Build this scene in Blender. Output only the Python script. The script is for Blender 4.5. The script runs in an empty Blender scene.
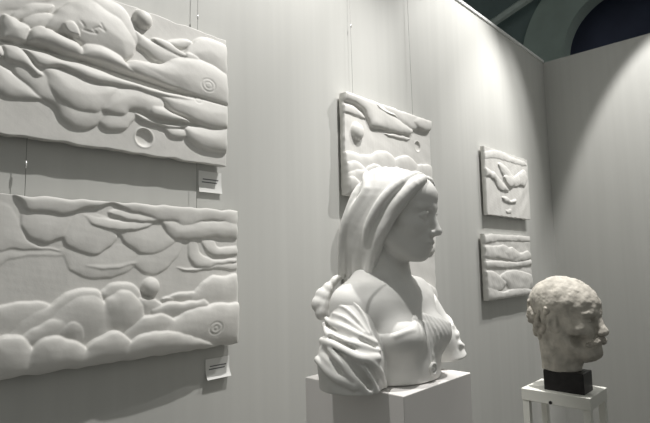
import bpy, bmesh, math, random
import numpy as np
from mathutils import Matrix, Vector

C = bpy.context.scene.collection
ZC = 1.51                      # camera height above the floor (m)
CAM_FOCAL_PX = 507.3
WALL_Y = 1.4                   # the long booth wall
WALL_X = 4.055                 # the end wall
WALL_TOP = ZC + 1.556

# ------------------------------------------------------------------ camera
cam_data = bpy.data.cameras.new('camera')
cam = bpy.data.objects.new('camera', cam_data)
C.objects.link(cam)
right = Vector((0.68735, -0.72605, -0.02004))
down = Vector((0.06015, 0.08439, -0.99462))
fwd = Vector((0.72383, 0.68245, 0.10168))
cam.matrix_world = Matrix(((right.x, -down.x, -fwd.x, 0), (right.y, -down.y, -fwd.y, 0),
                           (right.z, -down.z, -fwd.z, ZC), (0, 0, 0, 1)))
cam_data.sensor_width = 36
cam_data.lens = CAM_FOCAL_PX * 36 / 650
cam_data.clip_start = 0.02
bpy.context.scene.camera = cam

# ------------------------------------------------------------------ light
sc = bpy.context.scene
sc.view_settings.view_transform = 'Standard'
sc.view_settings.look = 'None'
sc.view_settings.gamma = 1.0
sc.view_settings.use_curve_mapping = False
sc.view_settings.exposure = 0.27
world = bpy.data.worlds.new('hall_light')
sc.world = world
world.use_nodes = True
world.node_tree.nodes['Background'].inputs[0].default_value = (0.94, 0.95, 0.90, 1)
world.node_tree.nodes['Background'].inputs[1].default_value = 0.225

def spot(name, loc, aim, watts, angle, blend, radius=0.02, color=(1.0, 0.98, 0.95)):
    d = bpy.data.lights.new(name, 'SPOT')
    d.energy = watts; d.spot_size = math.radians(angle); d.spot_blend = blend
    d.shadow_soft_size = radius; d.color = color
    o = bpy.data.objects.new(name, d); C.objects.link(o)
    o.location = (loc[0], loc[1], loc[2] + ZC)
    v = Vector((aim[0] - loc[0], aim[1] - loc[1], aim[2] - loc[2]))
    o.rotation_euler = v.to_track_quat('-Z', 'Y').to_euler()
    return o

# exhibition spotlights clipped along the booth top, all above the frame
spot('spotlight', (1.62, 0.45, 2.45), (0.85, 1.4, 0.05), 215, 75, 0.9)
spot('spotlight', (2.95, 0.34, 2.45), (2.55, 1.4, 0.45), 165, 62, 0.6)
spot('spotlight', (3.62, 0.50, 2.45), (3.02, 1.4, 0.1), 105, 48, 0.7)
spot('spotlight', (3.20, 0.44, 2.45), (4.05, 0.44, 0.35), 140, 48, 0.3)
spot('spotlight', (0.42, 0.98, 2.40), (1.14, 0.86, 0.06), 160, 17, 0.5)
spot('spotlight', (1.66, 0.62, 2.60), (1.69, 0.58, -0.2), 330, 20, 0.6)

# ------------------------------------------------------------------ materials
def material(name, color, rough=0.7, var=0.05, scale=30.0, bump=0.0, bump_scale=200.0, stretch=None, metallic=0.0, spec=0.3):
    m = bpy.data.materials.new(name); m.use_nodes = True
    nt = m.node_tree; b = nt.nodes['Principled BSDF']
    b.inputs['Roughness'].default_value = rough
    b.inputs['Metallic'].default_value = metallic
    b.inputs['Specular IOR Level'].default_value = spec
    tc = nt.nodes.new('ShaderNodeTexCoord'); mp = nt.nodes.new('ShaderNodeMapping')
    nt.links.new(tc.outputs['Object'], mp.inputs['Vector'])
    if stretch: mp.inputs['Scale'].default_value = stretch
    n = nt.nodes.new('ShaderNodeTexNoise'); n.inputs['Scale'].default_value = scale; n.inputs['Detail'].default_value = 4
    nt.links.new(mp.outputs['Vector'], n.inputs['Vector'])
    r = nt.nodes.new('ShaderNodeValToRGB')
    r.color_ramp.elements[0].position = 0.3; r.color_ramp.elements[1].position = 0.7
    r.color_ramp.elements[0].color = tuple(max(0, c * (1 - var)) for c in color) + (1,)
    r.color_ramp.elements[1].color = tuple(min(1, c * (1 + var)) for c in color) + (1,)
    nt.links.new(n.outputs['Fac'], r.inputs['Fac']); nt.links.new(r.outputs['Color'], b.inputs['Base Color'])
    if bump:
        n2 = nt.nodes.new('ShaderNodeTexNoise'); n2.inputs['Scale'].default_value = bump_scale; n2.inputs['Detail'].default_value = 3
        nt.links.new(tc.outputs['Object'], n2.inputs['Vector'])
        bp = nt.nodes.new('ShaderNodeBump'); bp.inputs['Strength'].default_value = bump; bp.inputs['Distance'].default_value = 0.002
        nt.links.new(n2.outputs['Fac'], bp.inputs['Height']); nt.links.new(bp.outputs['Normal'], b.inputs['Normal'])
    return m

M_WALL = material('booth_wall_paint', (0.56, 0.562, 0.538), 0.6, 0.025, 3.0, 0.05, 300, (8, 8, 0.25))
M_PLASTER = material('white_plaster', (0.74, 0.73, 0.70), 0.55, 0.035, 14, 0.12, 160)
M_BUST = material('bust_plaster', (0.76, 0.755, 0.73), 0.6, 0.03, 18, 0.10, 220)
M_CLAY = material('patinated_clay', (0.46, 0.435, 0.385), 0.7, 0.28, 26, 0.5, 120)
M_CLAYHAIR = material('rough_clay_hair', (0.40, 0.375, 0.33), 0.75, 0.30, 34, 0.6, 140)
M_BLOCK = material('black_block', (0.018, 0.017, 0.017), 0.45, 0.3, 40, 0.1, 150)
M_PEDESTAL = material('pedestal_paint', (0.74, 0.72, 0.70), 0.5, 0.02, 6, 0.04, 300)
M_STAND = material('stand_paint', (0.68, 0.68, 0.63), 0.45, 0.02, 8)
M_RAIL = material('rail_aluminium', (0.80, 0.81, 0.80), 0.4, 0.04, 20)
M_WIRE = material('steel_wire', (0.30, 0.30, 0.29), 0.35, 0.05, 50)
M_CRIMP = material('bright_crimp', (0.85, 0.85, 0.83), 0.25, 0.02, 50, metallic=0.6)
M_CARD = material('caption_card', (0.80, 0.80, 0.78), 0.6, 0.02, 20)
M_PRINT = material('grey_print', (0.14, 0.14, 0.15), 0.7, 0.1, 60)
M_FLOOR = material('hall_floor', (0.20, 0.195, 0.185), 0.6, 0.08, 4)
M_HALL = material('hall_plaster_shaded', (0.282, 0.357, 0.357), 0.8, 0.12, 1.5)  # dimness of the unlit hall is put into this colour
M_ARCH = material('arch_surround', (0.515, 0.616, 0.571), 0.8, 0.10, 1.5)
M_VOID = material('recess_shaded', (0.115, 0.13, 0.208), 0.8, 0.15, 1.0)  # shade inside the arch opening, painted as a dark navy colour
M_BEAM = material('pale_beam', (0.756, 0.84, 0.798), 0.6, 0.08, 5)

# ------------------------------------------------------------------ helpers
def obj(name, bm, mat, parent=None, smooth=False):
    me = bpy.data.meshes.new(name); bm.to_mesh(me); bm.free()
    if smooth:
        for p in me.polygons: p.use_smooth = True
    me.materials.append(mat)
    o = bpy.data.objects.new(name, me); C.objects.link(o)
    if parent: o.parent = parent
    return o

def thing(name, loc, rz=0.0):
    o = bpy.data.objects.new(name, None); C.objects.link(o)
    o.location = loc; o.rotation_euler = (0, 0, rz); o.empty_display_size = 0.1
    return o

def tag(o, label, cat, group=None):
    o['label'] = label; o['category'] = cat
    if group: o['group'] = group
    return o

def struct(name, bm, mat):
    o = obj(name, bm, mat); o['kind'] = 'structure'; return o

def box(bm, x0, x1, y0, y1, z0, z1, bevel=0.0):
    r = bmesh.ops.create_cube(bm, size=1.0)
    vs = r['verts']
    for v in vs:
        v.co = Vector((x0 + (v.co.x + .5) * (x1 - x0), y0 + (v.co.y + .5) * (y1 - y0), z0 + (v.co.z + .5) * (z1 - z0)))
    if bevel:
        es = list({e for v in vs for e in v.link_edges})
        bmesh.ops.bevel(bm, geom=es, offset=bevel, segments=2, affect='EDGES', profile=0.5)
    return bm

def boxbm(*a, **k): return box(bmesh.new(), *a, **k)

def tube(bm, pts, r, seg=8):
    pts = [Vector(p) for p in pts]; rings = []
    for i, p in enumerate(pts):
        d = (pts[min(i + 1, len(pts) - 1)] - pts[max(i - 1, 0)]).normalized()
        a = d.orthogonal().normalized(); b = d.cross(a)
        rings.append([bm.verts.new(p + r * (math.cos(2 * math.pi * k / seg) * a + math.sin(2 * math.pi * k / seg) * b)) for k in range(seg)])
    for q, s in zip(rings, rings[1:]):
        for k in range(seg):
            bm.faces.new((q[k], q[(k + 1) % seg], s[(k + 1) % seg], s[k]))
    bm.faces.new(rings[0][::-1]); bm.faces.new(rings[-1])
    return bm

def mesh_np(name, verts, quads, mat, parent=None):
    me = bpy.data.meshes.new(name)
    me.vertices.add(len(verts)); me.vertices.foreach_set('co', np.ascontiguousarray(verts, np.float32).ravel())
    n = len(quads)
    me.loops.add(4 * n); me.loops.foreach_set('vertex_index', np.ascontiguousarray(quads, np.int32).ravel())
    me.polygons.add(n)
    me.polygons.foreach_set('loop_start', np.arange(0, 4 * n, 4, dtype=np.int32))
    me.polygons.foreach_set('loop_total', np.full(n, 4, np.int32))
    me.polygons.foreach_set('use_smooth', np.ones(n, bool))
    me.update(calc_edges=True); me.validate()
    me.materials.append(mat)
    o = bpy.data.objects.new(name, me); C.objects.link(o)
    if parent: o.parent = parent
    return o

# ------------------------------------------------------------------ the setting
struct('floor', boxbm(-6, 14, -8, 10, -0.1, 0.0), M_FLOOR)
struct('wall_left', boxbm(-1.2, WALL_X + 0.05, WALL_Y, WALL_Y + 0.05, 0, WALL_TOP), M_WALL)
struct('wall_right', boxbm(WALL_X, WALL_X + 0.05, -1.6, WALL_Y, 0, WALL_TOP), M_WALL)
struct('trim_1', boxbm(-1.2, WALL_X - 0.001, WALL_Y - 0.010, WALL_Y + 0.060, WALL_TOP - 0.002, WALL_TOP + 0.018, 0.003), M_RAIL)
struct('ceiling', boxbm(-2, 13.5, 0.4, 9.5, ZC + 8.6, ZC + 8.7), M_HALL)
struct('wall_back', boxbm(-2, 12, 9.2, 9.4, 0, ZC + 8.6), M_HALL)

def arch_profile(cy, spring, r, z0, n=40):
    pts = [(cy + r, z0), (cy + r, spring)]
    pts += [(cy + r * math.cos(math.pi * k / n), spring + r * math.sin(math.pi * k / n)) for k in range(1, n)]
    pts += [(cy - r, spring), (cy - r, z0)]
    return pts

def arch_band(cy, spring, r0, r1, x0, x1, z0=0.0):
    bm = bmesh.new(); a = arch_profile(cy, spring, r0, z0); b = arch_profile(cy, spring, r1, z0)
    col = [[bm.verts.new((x, y, z)) for (y, z) in pr] for x in (x0, x1) for pr in (a, b)]
    n = len(a)
    for i in range(n - 1):
        for p, q in ((0, 1), (1, 3), (3, 2), (2, 0)):
            bm.faces.new((col[p][i], col[p][i + 1], col[q][i + 1], col[q][i]))
    for i in (0, n - 1): bm.faces.new([col[k][i] for k in (0, 1, 3, 2)])
    bmesh.ops.recalc_face_normals(bm, faces=bm.faces)
    return bm

CY, SP = 2.40, ZC + 4.64
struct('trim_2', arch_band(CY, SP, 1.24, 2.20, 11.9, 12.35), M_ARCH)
def far_wall():
    bm = bmesh.new(); inner = arch_profile(CY, SP, 2.18, 0)
    top = ZC + 8.6
    outer = []
    for i, (y, z) in enumerate(inner):
        if i == 0: outer.append((9.2, 0))
        elif i == len(inner) - 1: outer.append((-6.0, 0))
        else:
            t = (i - 1) / (len(inner) - 3); outer.append((9.2 - t * 15.2, top))
    outer[1] = (9.2, SP)
    outer[-2] = (-6.0, SP)
    for x in (12.0, 12.3):
        a = [bm.verts.new((x, y, z)) for y, z in inner]; b = [bm.verts.new((x, y, z)) for y, z in outer]
        for i in range(len(a) - 1): bm.faces.new((a[i], a[i + 1], b[i + 1], b[i]))
        c1 = bm.verts.new((x, 9.2, top)); bm.faces.new((b[1], b[2], c1))
        c2 = bm.verts.new((x, -6.0, top)); bm.faces.new((b[-3], b[-2], c2))
    bmesh.ops.recalc_face_normals(bm, faces=bm.faces)
    return bm
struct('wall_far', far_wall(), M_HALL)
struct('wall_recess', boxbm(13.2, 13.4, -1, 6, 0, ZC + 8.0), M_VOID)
bm = bmesh.new(); tube(bm, [(11.6, 8.5, ZC + 4.75), (11.6, 5.05, ZC + 5.83), (11.6, -1.0, ZC + 7.75)], 0.10, 6)
tag(obj('roof_beam', bm, M_BEAM), 'pale sloping roof beam high in the dark hall beyond the booth wall', 'beam')

# ------------------------------------------------------------------ relief panels
RELIEF_FIGURES = {
  'x': 0.274,
  'z': 0.324,
  'w': 0.7,
  'h': 0.43,
  'lobes': [
    ([(22,323),(24,281),(60,305),(99,327),(171,378),(220,414)],6,30,0),
    ([(66,281),(71,298),(99,332),(160,357),(154,334),(113,306),(83,285)],8,12,1),
    ([(87,284),(111,310),(154,328),(169,312),(139,283),(101,268)],9,14,3),
    ([(236,420),(315,422),(353,409),(377,370),(396,331),(361,290),(303,301),(248,368)],9,18,2),
    ([(141,287),(161,331),(187,365),(216,390),(260,401),(307,389),(342,372),(369,343),(384,306),(356,259),(304,261),(237,264),(189,281)],22,60,4),
    ([(179,299),(198,320),(216,306),(219,283),(194,283)],3,18,22),
    ([(377,361),(421,345),(465,340),(506,334),(554,316),(503,289),(447,285),(409,304),(384,321)],9,16,3),
    ([(436,353),(469,357),(544,335),(554,322),(499,322),(446,334)],5,8,8),
    ([(540,338),(565,342),(590,330),(576,316),(547,314)],5,6,9),
    ([(478,354),(519,376),(564,384),(561,363),(512,348)],6,9,2),
    ([(540,325),(554,361),(583,397),(612,413),(650,415),(727,393),(726,296),(674,296),(609,312)],13,30,3),
    ([(362,243),(385,267),(428,274),(469,285),(533,320),(620,328),(726,289),(726,199),(647,195),(573,201),(470,218),(407,232)],14,26,8),
    ([(327,234),(353,252),(391,269),(428,268),(473,258),(527,244),(636,212),(573,208),(470,215),(392,225)],9,12,9),
    ([(220,231),(225,254),(242,274),(271,280),(310,274),(338,263),(368,239),(380,224),(333,227),(278,231)],15,17,8),
    ([(100,237),(105,264),(118,276),(136,285),(165,284),(199,274),(225,265),(235,247),(226,227),(188,227),(152,230),(120,235)],17,18,8),
    ([(46,230),(46,284),(63,290),(87,281),(107,270),(104,246),(89,228),(63,228)],15,22,5),
    ([(31,103),(48,97),(71,86),(107,89),(147,101),(119,120),(83,146),(45,165),(29,160)],10,22,1),
    ([(74,163),(101,128),(138,104),(169,88),(188,60),(206,48),(223,43),(254,44),(274,53),(287,69),(313,119),(253,147),(178,181),(140,192),(99,196)],10,16,2),
    ([(282,76),(293,56),(315,49),(343,54),(365,70),(382,93),(394,128),(335,138),(291,117)],9,16,2),
    ([(364,121),(388,115),(424,108),(472,99),(570,114),(495,85),(446,91),(400,97)],9,9,4),
    ([(475,84),(508,97),(549,95),(549,70),(515,67),(489,72)],8,9,2),
    ([(542,103),(549,73),(567,57),(599,46),(644,40),(730,56),(730,152),(643,122),(592,118)],17,24,3),
    ([(137,191),(143,157),(151,133),(165,113),(185,99),(205,90),(227,84),(250,84),(273,88),(297,107),(341,145),(340,185),(279,181),(227,184)],19,34,6),
    ([(286,110),(300,97),(325,93),(347,98),(370,114),(400,120),(424,116),(456,123),(474,157),(448,188),(392,198),(312,172)],16,26,6),
    ([(417,163),(442,156),(475,148),(528,131),(566,117),(508,112),(456,114),(424,122)],12,12,10),
    ([(436,185),(461,163),(501,144),(549,129),(599,117),(643,115),(730,134),(730,213),(647,215),(573,208),(494,195)],18,26,8),
    ([(28,185),(27,213),(47,210),(56,188),(48,181)],12,14,4),
    ([(49,213),(68,219),(89,218),(108,198),(136,170),(141,156),(125,152),(98,170),(74,173),(59,179),(52,197)],14,16,6),
    ([(89,218),(129,220),(176,218),(226,216),(278,212),(328,205),(454,198),(609,197),(555,185),(471,178),(393,178),(329,179),(290,175),(248,176),(214,183),(182,191),(140,182),(115,190),(101,204)],15,17,10),
  ],
  'groove': [(26, 223), (93, 230), (152, 230), (223, 229), (328, 222), (454, 214), (591, 205), (714, 200)],
  'balls': [((403, 400), 28)],
  'dents': [((415, 47), 26)],
  'rings': [((617, 248), 20), ((617, 248), 10), ((587, 195), 10)],
  'scrib': [(223, 325), (233, 315), (229, 305), (249, 304), (265, 306), (254, 314), (270, 325), (286, 319), (275, 335)],
}
RELIEF_BOWLS = {
  'x': 0.3,
  'z': -0.25,
  'w': 0.717,
  'h': 0.428,
  'lobes': [
    ([(20,300),(16,398),(52,401),(79,362),(93,329),(120,306),(170,299),(171,294),(120,298),(67,296)],7,30,2),
    ([(21,291),(77,291),(125,294),(175,291),(176,281),(121,282),(68,275),(38,259),(22,259)],6,7,1),
    ([(170,301),(181,276),(191,254),(211,236),(236,225),(277,221),(314,225),(347,237),(381,264),(405,297),(318,313),(226,312)],9,16,1),
    ([(358,264),(370,248),(394,233),(424,227),(455,237),(480,257),(506,289),(512,334),(466,339),(404,309)],10,18,2),
    ([(220,266),(265,260),(324,265),(369,270),(405,278),(393,264),(341,251),(287,244),(245,250)],6,8,8),
    ([(79,372),(84,348),(95,332),(111,320),(133,313),(158,318),(179,331),(195,357),(199,393),(162,411),(95,406)],15,24,4),
    ([(172,331),(189,306),(209,294),(234,286),(262,286),(285,297),(304,313),(317,340),(311,373),(249,396),(196,393),(183,357)],14,24,5),
    ([(317,362),(328,330),(346,311),(375,292),(408,286),(442,289),(467,304),(492,327),(479,363),(453,385),(388,382)],15,26,5),
    ([(219,392),(237,372),(258,360),(284,353),(334,349),(374,353),(403,363),(422,378),(385,379),(316,378),(262,386)],9,9,12),
    ([(288,399),(330,382),(373,375),(422,378),(440,390),(391,402),(330,412)],8,9,13),
    ([(540,334),(533,298),(540,268),(561,250),(597,243),(641,251),(711,260),(727,273),(648,267),(604,274),(575,292),(564,329)],11,8,3),
    ([(578,335),(589,308),(611,289),(648,280),(727,286),(727,312),(648,308),(622,330)],12,10,4),
    ([(493,245),(533,244),(586,246),(649,255),(727,257),(727,234),(622,239),(551,232)],6,6,2),
    ([(450,385),(456,353),(473,339),(492,330),(533,328),(582,335),(626,339),(672,337),(736,342),(736,392),(622,393),(519,382)],16,18,6),
    ([(63,457),(77,415),(95,394),(131,389),(163,386),(191,390),(221,405),(262,410),(299,424),(321,417),(350,405),(379,401),(409,389),(440,381),(479,380),(512,370),(560,378),(596,389),(648,391),(736,379),(736,466),(314,460)],11,12,10),
    ([(26,160),(45,168),(69,171),(99,173),(129,171),(156,155),(144,122),(85,87),(29,82)],11,20,1),
    ([(67,84),(74,111),(87,130),(112,144),(152,160),(169,178),(193,191),(221,197),(262,193),(278,177),(279,135),(219,95),(150,67)],12,9,4),
    ([(89,77),(105,105),(126,117),(157,128),(185,118),(196,73),(151,43)],14,12,8),
    ([(275,177),(288,199),(309,209),(342,210),(371,195),(395,164),(395,126),(322,124)],13,14,3),
    ([(371,160),(407,163),(437,153),(462,137),(469,97),(393,98)],11,12,5),
    ([(468,162),(507,172),(548,175),(579,159),(555,142),(501,149)],8,8,2),
    ([(541,149),(561,178),(590,203),(622,218),(664,216),(735,211),(734,88),(623,98),(562,130)],17,24,2),
    ([(446,155),(462,163),(488,155),(475,145)],5,6,4),
    ([(413,124),(437,139),(475,148),(514,145),(555,145),(590,149),(604,136),(594,118),(548,107),(501,94),(438,89)],12,10,8),
    ([(144,113),(157,135),(175,153),(193,169),(217,180),(247,181),(270,172),(289,150),(306,112),(302,61),(245,42),(173,62)],20,26,8),
    ([(274,136),(283,166),(302,180),(326,190),(357,180),(380,157),(396,120),(390,77),(337,56),(285,88)],22,24,9),
    ([(172,86),(185,111),(204,119),(224,105),(230,69),(206,48)],10,14,16),
    ([(334,67),(356,91),(384,113),(425,117),(475,105),(515,64),(470,26),(351,28)],15,18,12),
    ([(438,66),(463,89),(505,111),(555,124),(612,132),(664,132),(743,113),(742,-24),(570,-7),(476,23)],21,28,10),
    ([(21,77),(44,96),(64,98),(89,93),(108,75),(121,36),(119,-37),(26,-28)],19,26,12),
    ([(104,34),(111,60),(128,82),(159,87),(191,79),(220,65),(246,37),(252,-13),(176,-48),(110,-36)],20,24,14),
    ([(325,-15),(340,35),(362,59),(396,68),(438,72),(482,64),(522,51),(590,23),(641,-5),(570,-36),(410,-50)],20,20,16),
    ([(226,15),(235,44),(255,66),(280,78),(312,83),(339,69),(357,43),(358,-4),(325,-46),(243,-41)],18,18,15),
  ],
  'groove': None,
  'balls': [((414, 193), 26)],
  'dents': [],
  'rings': [((623, 58), 18), ((623, 58), 7)],
  'scrib': None,
}
RELIEF_WAVE = {
  'x': 1.575,
  'z': 0.281,
  'w': 0.667,
  'h': 0.438,
  'lobes': [
    ([(-53,438),(-23,402),(35,402),(88,396),(128,374),(154,343),(182,317),(271,324),(365,322),(482,337),(501,361),(418,385),(338,412),(262,439),(189,460),(57,465)],17,16,6),
    ([(-18,382),(34,389),(87,378),(141,349),(59,351),(-19,352)],6,8,3),
    ([(203,454),(275,404),(352,382),(416,365),(501,361),(594,393),(672,434),(676,487),(474,476),(325,472)],15,18,8),
    ([(202,435),(245,417),(322,409),(369,395),(290,398),(215,410)],6,6,22),
    ([(486,398),(524,436),(598,456),(693,448),(688,394),(574,374)],14,14,14),
    ([(270,305),(347,299),(446,301),(481,317),(381,320)],7,6,2),
    ([(-51,153),(-12,179),(39,187),(92,182),(176,194),(220,214),(280,223),(342,204),(402,140),(325,47),(-25,15)],12,14,2),
    ([(324,168),(374,208),(441,227),(509,212),(558,159),(490,63),(348,50)],12,14,3),
    ([(434,125),(506,177),(598,204),(691,185),(680,49),(445,30)],13,16,5),
    ([(-52,103),(-14,133),(37,148),(90,142),(130,108),(112,28),(-44,5)],14,12,8),
    ([(102,105),(145,141),(202,153),(245,131),(227,56),(113,45)],12,10,10),
    ([(-54,62),(-3,92),(62,113),(143,110),(169,51),(71,-1),(-44,-11)],15,12,13),
    ([(214,91),(291,127),(385,119),(430,57),(322,1),(209,1)],14,14,10),
    ([(-55,29),(-17,66),(28,79),(73,58),(98,9),(56,-28),(-57,-36)],16,10,18),
  ],
  'groove': None,
  'balls': [((79, 280), 39)],
  'dents': [((550, 288), 25)],
  'rings': [],
  'scrib': None,
}
RELIEF_HIDDEN = {
  'x': 1.575,
  'z': -0.25,
  'w': 0.667,
  'h': 0.415,
  'lobes': [
    ([(-73,397),(-2,326),(128,303),(271,312),(386,286),(513,305),(658,295),(668,426)],13,14,3),
    ([(-78,223),(-5,253),(85,244),(150,201),(131,92),(-82,106)],14,16,3),
    ([(108,169),(193,208),(295,205),(370,149),(333,57),(117,73)],16,16,6),
    ([(322,133),(436,165),(537,151),(643,118),(637,35),(333,57)],15,16,8),
  ],
  'groove': None,
  'balls': [],
  'dents': [],
  'rings': [],
  'scrib': None,
}
RELIEF_FACE = {
  'x': 2.86,
  'z': 0.272,
  'w': 0.65,
  'h': 0.416,
  'lobes': [
    ([(-22,281),(43,277),(124,262),(191,232),(274,195),(316,167),(225,159),(155,171),(104,216),(25,232),(-42,224)],18,16,3),
    ([(175,331),(248,334),(335,306),(409,275),(548,332),(615,326),(589,268),(464,214),(352,203),(280,235),(212,278)],16,20,4),
    ([(238,256),(345,268),(402,228),(320,193)],10,14,16),
    ([(476,296),(563,320),(626,285),(565,224),(483,229)],14,14,8),
    ([(206,125),(280,125),(339,110),(419,123),(399,95),(290,87),(218,101)],16,12,3),
    ([(254,40),(331,51),(327,25),(266,22)],8,10,2),
    ([(-12,374),(186,416),(363,403),(608,395),(604,367),(358,362),(150,360),(-16,337)],8,18,1),
  ],
  'groove': None,
  'balls': [],
  'dents': [],
  'rings': [],
  'scrib': None,
}
RELIEF_LAYERS = {
  'x': 2.8,
  'z': -0.235,
  'w': 0.67,
  'h': 0.39,
  'lobes': [
    ([(-16,316),(115,318),(255,326),(370,295),(492,276),(626,290),(687,243),(452,219),(230,239),(53,247),(-35,259)],13,14,3),
    ([(235,282),(342,314),(431,296),(521,257),(361,232)],12,14,8),
    ([(-52,225),(158,228),(374,219),(685,229),(680,196),(324,183),(85,188),(-56,190)],11,9,4),
    ([(-59,156),(70,170),(174,138),(253,87),(135,44),(-20,64)],14,16,4),
    ([(174,138),(352,170),(538,152),(668,122),(656,43),(350,45),(253,87)],13,16,3),
    ([(-70,67),(34,84),(190,41),(397,55),(654,29),(643,-36),(-80,-22)],15,14,6),
    ([(-35,374),(179,392),(711,393),(706,358),(244,350),(-39,333)],8,10,2),
  ],
  'groove': None,
  'balls': [],
  'dents': [],
  'rings': [],
  'scrib': None,
}

def spline(P, n=7):
    P = np.array(P, float); out = []; m = len(P)
    for i in range(m):
        p0, p1, p2, p3 = P[i - 1], P[i], P[(i + 1) % m], P[(i + 2) % m]
        for k in range(n):
            t = k / n
            out.append(0.5 * (2 * p1 + (p2 - p0) * t + (2 * p0 - 5 * p1 + 4 * p2 - p3) * t * t + (3 * p1 - p0 - 3 * p2 + p3) * t ** 3))
    return np.array(out)

def poly_sd(S, T, Q):
    d2 = np.full(S.shape, 1e9); ins = np.zeros(S.shape, bool); m = len(Q)
    for i in range(m):
        ax, ay = Q[i]; bx, by = Q[(i + 1) % m]
        ex, ey = bx - ax, by - ay; L = ex * ex + ey * ey + 1e-9
        h = np.clip(((S - ax) * ex + (T - ay) * ey) / L, 0, 1)
        d2 = np.minimum(d2, (S - ax - h * ex) ** 2 + (T - ay - h * ey) ** 2)
        if abs(by - ay) > 1e-9:
            ins ^= ((ay > T) != (by > T)) & (S < ax + (T - ay) * ex / (by - ay))
    d = np.sqrt(d2)
    return np.where(ins, d, -d)

def wobble(S, T, seed, wave, n=7):
    r = np.random.RandomState(seed); o = np.zeros_like(S, dtype=float)
    for k in range(n):
        a = r.rand() * 2 * np.pi; f = 2 * np.pi / wave * (0.6 + 1.2 * r.rand())
        o += np.sin(S * f * np.cos(a) + T * f * np.sin(a) + r.rand() * 6.28)
    return o / math.sqrt(n)

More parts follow.
